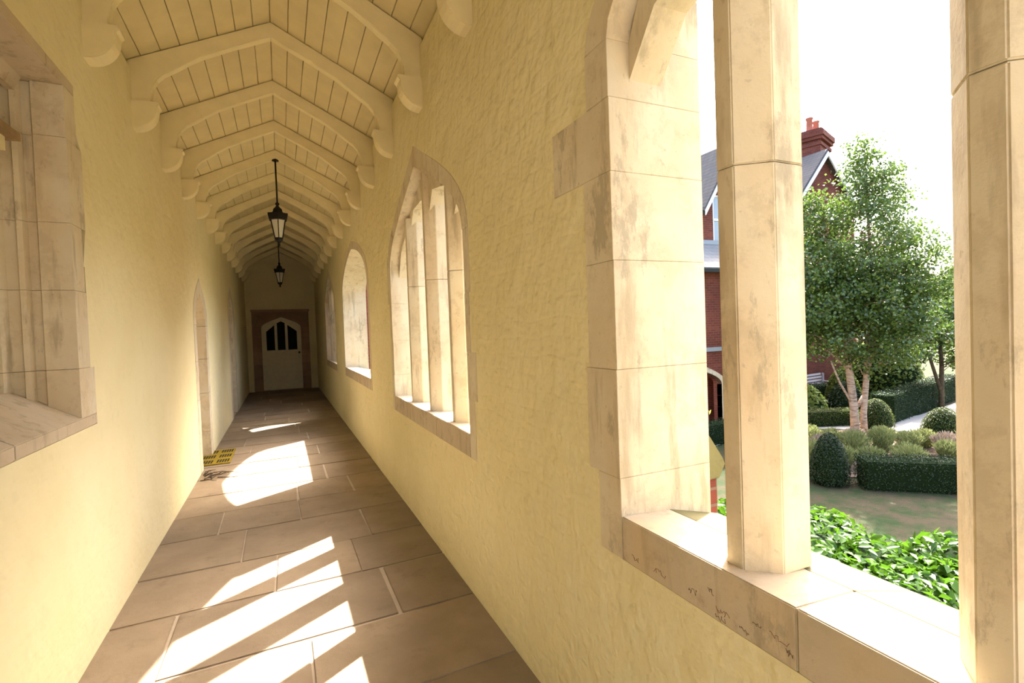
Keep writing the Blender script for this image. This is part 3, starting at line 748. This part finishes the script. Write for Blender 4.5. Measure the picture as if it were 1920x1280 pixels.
# laurel hedge: the largest leaves singly, the rest together
lh = empty('laurel_hedge', (4.6, 2.9, ZG)); tag(lh, 'bright green large-leaved laurel hedge just below the near window sill', 'hedge')
ang = math.atan2(-.98, .83)   # runs along the lawn edge
bw = [(4.9, 4.35, .9, 1.36), (5.45, 3.85, .8, 1.32), (4.85, 3.6, .95, 1.40), (5.2, 3.15, .85, 1.30), (4.4, 4.0, .9, 1.4), (4.35, 3.2, .95, 1.38), (4.75, 2.65, .9, 1.28),
      (5.45, 2.55, .75, 1.22), (5.95, 2.75, .7, 1.30), (5.2, 2.1, .85, 1.3), (4.15, 2.35, .95, 1.34), (3.7, 2.95, .9, 1.34), (5.9, 2.0, .8, 1.3), (4.5, 1.7, .9, 1.3), (3.7, 1.8, .9, 1.3), (4.1, 4.75, .85, 1.36)]
bumps = [(a_-4.6, b_-2.9, c_, d_) for a_, b_, c_, d_ in bw]
lp, ln = [], []; cores = []
for bx_, by_, br, bh in bumps:
    m_ = 620; d = rng.normal(0, 1, (m_, 3)); d[:, 2] = np.abs(d[:, 2])+.1; d /= np.linalg.norm(d, axis=1, keepdims=True)
    q = rng.uniform(.80, 1.06, (m_, 1))
    lp.append(np.array((bx_, by_, bh-.62*br))+d*q*np.array((br*.72, br*.72, .62*br))); ln.append(d)
    prof = [(br*.55, 0), (br*.60, bh-.6*br)]+[(max(.02, br*.58*math.cos(k*.26)), bh-.6*br+.48*br*math.sin(k*.26)) for k in range(1, 7)]
    V, Fc = [], []
    for r_, z_ in prof:
        for k in range(10): V.append((bx_+r_*math.cos(k*.6283), by_+r_*math.sin(k*.6283), z_))
    for i in range(len(prof)-1):
        for k in range(10): a_, b_ = i*10+k, i*10+(k+1) % 10; Fc.append((a_, b_, b_+10, a_+10))
    Fc.append(tuple(range((len(prof)-1)*10, len(prof)*10))); cores.append((V, Fc))
V, Fc = merge(cores); link('dark_core', mesh('dark_core', V, Fc, True), 'hedge_core', lh)  # solid dark bodies, painted shade seen in gaps of the laurel
lp = np.concatenate(lp); ln = np.concatenate(ln)
# nearest to the window are picked out as single leaves
wp = lp+np.array((4.6, 2.9, ZG))
dist = np.linalg.norm(wp, axis=1); order = np.argsort(dist+2.0*(wp[:, 0]*.55 > wp[:, 1]*1.35)*0+4*(wp[:, 1] < 1.9)+3*(wp[:,2] < -2.7))
sel = order[:300]; rest = order[300:]
foliage('foliage', lp[rest], ln[rest]+np.array((0, 0, .4)), .12, .064, 'laurel_leaf', lh, .7)
lm = []
for v in range(3):
    L_, w_ = (.125, .12, .135)[v], (.066, .06, .07)[v]
    V = [(-L_/2, 0, 0), (-L_*.2, w_*.42, .010), (L_*.18, w_*.45, .006), (L_/2, 0, -.012), (L_*.18, -w_*.45, .006), (-L_*.2, -w_*.42, .010), (-L_*.2, 0, 0), (L_*.18, 0, -.004)]
    lm.append(mesh('leaf', V, [(0, 6, 1), (1, 6, 7, 2), (2, 7, 3), (0, 5, 6), (5, 4, 7, 6), (4, 3, 7)]))
    lm[-1].materials.append(MATS['laurel_leaf'])
for i, k in enumerate(sel):
    o = link('leaf', lm[i % 3], None, lh, tuple(lp[k]))
    nn = Vector(ln[k]+rng.normal(0, .6, 3)+np.array((0, 0, .4))).normalized()
    o.rotation_mode = 'QUATERNION'; o.rotation_quaternion = nn.to_track_quat('Z', 'X') @ Matrix.Rotation(random.random()*6.28, 3, 'Z').to_quaternion()

# bench
be = empty('garden_bench', (21.6, 15.0, ZG), math.radians(8)); tag(be, 'weathered grey slatted bench against the brick wall', 'bench')
for k in range(4): box('seat_slat', -.9, -.25+k*.125, .42, .9, -.15+k*.125, .45, 'bench_wood', be)
for k in range(4):
    o = box('back_slat', -.9, -.015, -.04, .9, .015, .05, 'bench_wood', be); o.location = (0, .30+k*.03, .56+k*.13); o.rotation_euler = (-.22, 0, 0)
for sx in (-.85, .85):
    for sy in (-.22, .26): box('leg', sx-.035, sy-.035, 0, sx+.035, sy+.035, .42 if sy < 0 else 1.0, 'bench_wood', be)
    box('armrest', sx-.04, -.25, .62, sx+.04, .3, .66, 'bench_wood', be); box('arm_post', sx-.03, -.24, .45, sx+.03, -.18, .62, 'bench_wood', be)

# ------------------------------------------------------------------ brick buildings
FY = 12.2
le = empty('brick_lean_to', (9.0, FY, ZG)); tag(le, 'low red brick range with slate lean-to roof and stone arch', 'building')
def pw(o, par):
    o.parent = par; o.matrix_parent_inverse = par_inv(par); return o
def par_inv(p): return (Matrix.Translation(p.location) @ p.rotation_euler.to_matrix().to_4x4()).inverted()
ax0, axc = 10.2, 11.55
arch = [(10.35, ZG)]+curve4(10.35, -2.0, 11.6, -1.38)+curve4(12.85, -2.0, 11.6, -1.38)[::-1][1:]+[(12.85, ZG)]
outer = [(1.72, ZG-.1), (1.72, 1.62), (16.4, 1.62), (16.4, ZG-.1), (12.85, ZG-.1)]+arch[::-1]+[(10.35, ZG-.1)]
pw(prism('wall', outer, FY, FY+.35, 'red_brick', 'y'), le)
pw(box('end_wall', 1.72, FY+.35, ZG, 2.05, FY+1.3, 2.2, 'red_brick'), le)
pw(box('end_wall', 16.1, FY+.35, ZG, 16.4, FY+1.3, 2.2, 'red_brick'), le)
inn = curve4(10.35, -2.0, 11.6, -1.38)+curve4(12.85, -2.0, 11.6, -1.38)[::-1][1:]
out = curve4(10.17, -2.0, 11.6, -1.20)+curve4(13.03, -2.0, 11.6, -1.20)[::-1][1:]
for i in range(0, 20, 2):
    pw(prism('arch_stone', inn[i:i+3]+out[i:i+3][::-1], FY-.02, FY+.2, 'pale_limestone', 'y'), le)
for a_, b_ in ((10.17, 10.35), (12.85, 13.03)):
    for k in range(4): pw(box('jamb_stone', a_, FY-.02, ZG+k*.375, b_, FY+.2, ZG+k*.375+.37, 'pale_limestone'), le)
pw(box('string_course', 1.72, FY-.05, -.93, 16.4, FY+.1, -.80, 'slate_flash'), le)
pw(box('passage_shade_panel', 10.0, FY+2.0, ZG, 13.2, FY+2.1, -1.0, 'interior_shade'), le)  # dark sheet painted as the shade inside the arch
rf = pw(prism('roof', [(FY-.18, 1.64), (FY+1.25, 2.72), (FY+1.25, 2.80), (FY-.18, 1.72)], 1.65, 16.5, 'smooth_slate', 'x'), le)
pw(box('gutter', 1.65, FY-.24, 1.56, 16.5, FY-.12, 1.67, 'dark_gutter'), le)
pw(box('flashing', 1.65, FY+1.12, 2.64, 16.5, FY+1.20, 2.84, 'slate_flash'), le)
# gabled house behind it
GY = 13.42
gh = empty('gabled_house', (14.9, GY, ZG)); tag(gh, 'red brick gabled house with grey slate roof and white bargeboard', 'building')
gx0, gx1, gr, gz, ge = 13.5, 16.3, 14.9, 6.25, 4.07
sl = (gz-ge)/(gr-gx0)
win = rect(13.93, 2.75, 14.9, 4.45)
pw(prism('gable_wall', [(gx0, ZG), (gx1, ZG), (gx1, ge), (gr, gz-.05), (gx0, ge)], GY, GY+.3, 'red_brick', 'y', [win]), gh)
pw(box('side_wall', gx0, GY+.3, ZG, gx0+.3, GY+9, ge, 'red_brick'), gh); pw(box('side_wall', gx1-.3, GY+.3, ZG, gx1, GY+9, ge, 'red_brick'), gh)
for s in (-1, 1):
    ex = gr+s*(gr-gx0+.17); ez = gz-sl*(gr-gx0+.17)
    pw(prism('roof_slope', [(ex, ez), (gr, gz), (gr, gz+.13), (ex-s*0, ez+.13)], GY-.25, GY+9, 'slate', 'y'), gh)
    pw(prism('bargeboard', [(ex, ez-.16), (gr, gz-.16), (gr, gz+.02), (ex, ez+.02)], GY-.29, GY-.25, 'white_frame', 'y'), gh)
    pw(box('gutter', ex-.07, GY-.2, ez-.10, ex+.07, GY+9, ez+.02, 'dark_gutter'), gh)
wf = pw(prism('window', win, GY+.02, GY+.10, 'white_frame', 'y', [rect(14.0, 2.82, 14.38, 3.55), rect(14.45, 2.82, 14.83, 3.55), rect(14.0, 3.63, 14.38, 4.38), rect(14.45, 3.63, 14.83, 4.38)]), gh)
for Q in (rect(14.0, 2.82, 14.38, 3.55), rect(14.45, 2.82, 14.83, 3.55), rect(14.0, 3.63, 14.38, 4.38), rect(14.45, 3.63, 14.83, 4.38)):
    p_ = prism('pane', Q, GY+.05, GY+.06, 'window_glass', 'y'); p_.parent = wf
# long house at the back
MY = 16.0
mh = empty('long_house', (24.0, MY, ZG)); tag(mh, 'tall red brick house with small gable and chimney behind the birch', 'building')
pw(box('wall', 17.0, MY, ZG, 25.9, MY+.3, 5.2, 'red_brick'), mh)
pw(box('end_wall', 17.0, MY+.3, ZG, 17.3, MY+6, 5.2, 'red_brick'), mh)
pw(prism('end_wall', [(MY+.3, ZG), (MY+6, ZG), (MY+6, 5.2), (MY+3.2, 8.4), (MY+.3, 5.2)], 25.6, 25.9, 'red_brick', 'x'), mh)
pw(prism('roof', [(MY-.3, 5.0), (MY+3.2, 8.55), (MY+6.6, 5.0), (MY+6.6, 5.12), (MY+3.2, 8.68), (MY-.3, 5.12)], 16.85, 26.1, 'slate', 'x'), mh)
gx, gzz = 23.56, 7.74
pw(prism('gable_wall', [(gx-2.2, 4.6), (gx+2.2, 4.6), (gx+2.2, 5.2), (gx, gzz-.1), (gx-2.2, 5.2)], MY-.06, MY+.3, 'red_brick', 'y'), mh)
for s in (-1, 1):
    ex, ez = gx+s*2.4, gzz-2.4*1.16
    pw(prism('gable_roof', [(ex, ez), (gx, gzz), (gx, gzz+.14), (ex, ez+.14)], MY-.3, MY+3.0, 'slate', 'y'), mh)
    pw(prism('bargeboard', [(ex, ez-.2), (gx, gzz-.2), (gx, gzz), (ex, ez)], MY-.36, MY-.3, 'white_frame', 'y'), mh)
for x0, z0 in ((19.2, 1.6), (24.0, 1.6)):
    w_ = pw(prism('window', rect(x0, z0, x0+1.1, z0+1.8), MY-.05, MY+.02, 'white_frame', 'y', [rect(x0+.08, z0+.08, x0+.51, z0+1.72), rect(x0+.59, z0+.08, x0+1.02, z0+1.72)]), mh)
    for q in (.08, .59):
        p_ = prism('pane', rect(x0+q, z0+.08, x0+q+.43, z0+1.72), MY-.03, MY-.015, 'window_glass', 'y'); p_.parent = w_
ch = pw(prism('chimney', rect(-.95, -.6, .95, .6), 7.0, 9.55, 'red_brick', 'z'), mh)
for w_, z0, z1 in ((.06, 9.25, 9.42), (.13, 9.55, 9.72), (.2, 9.72, 10.0), (.10, 10.0, 10.12)):
    p_ = prism('chimney_course', rect(-.95-w_, -.6-w_, .95+w_, .6+w_), z0, z1, 'red_brick', 'z'); p_.parent = ch
for x_, y_ in ((-.40, .05), (.42, -.05)):
    p_ = lathe('chimney_pot', [(.19, 10.1), (.17, 10.2), (.15, 10.85), (.19, 10.9), (.19, 10.97), (.12, 10.98)], 'red_pot', None, 10); p_.location = (x_, y_, 0); p_.parent = ch
ch.matrix_parent_inverse = Matrix.Identity(4); ch.location = (25.0-24.0, 17.4-MY, -ZG); ch.scale = (.916, .916, .916); ch.rotation_euler = (0, 0, math.radians(20))
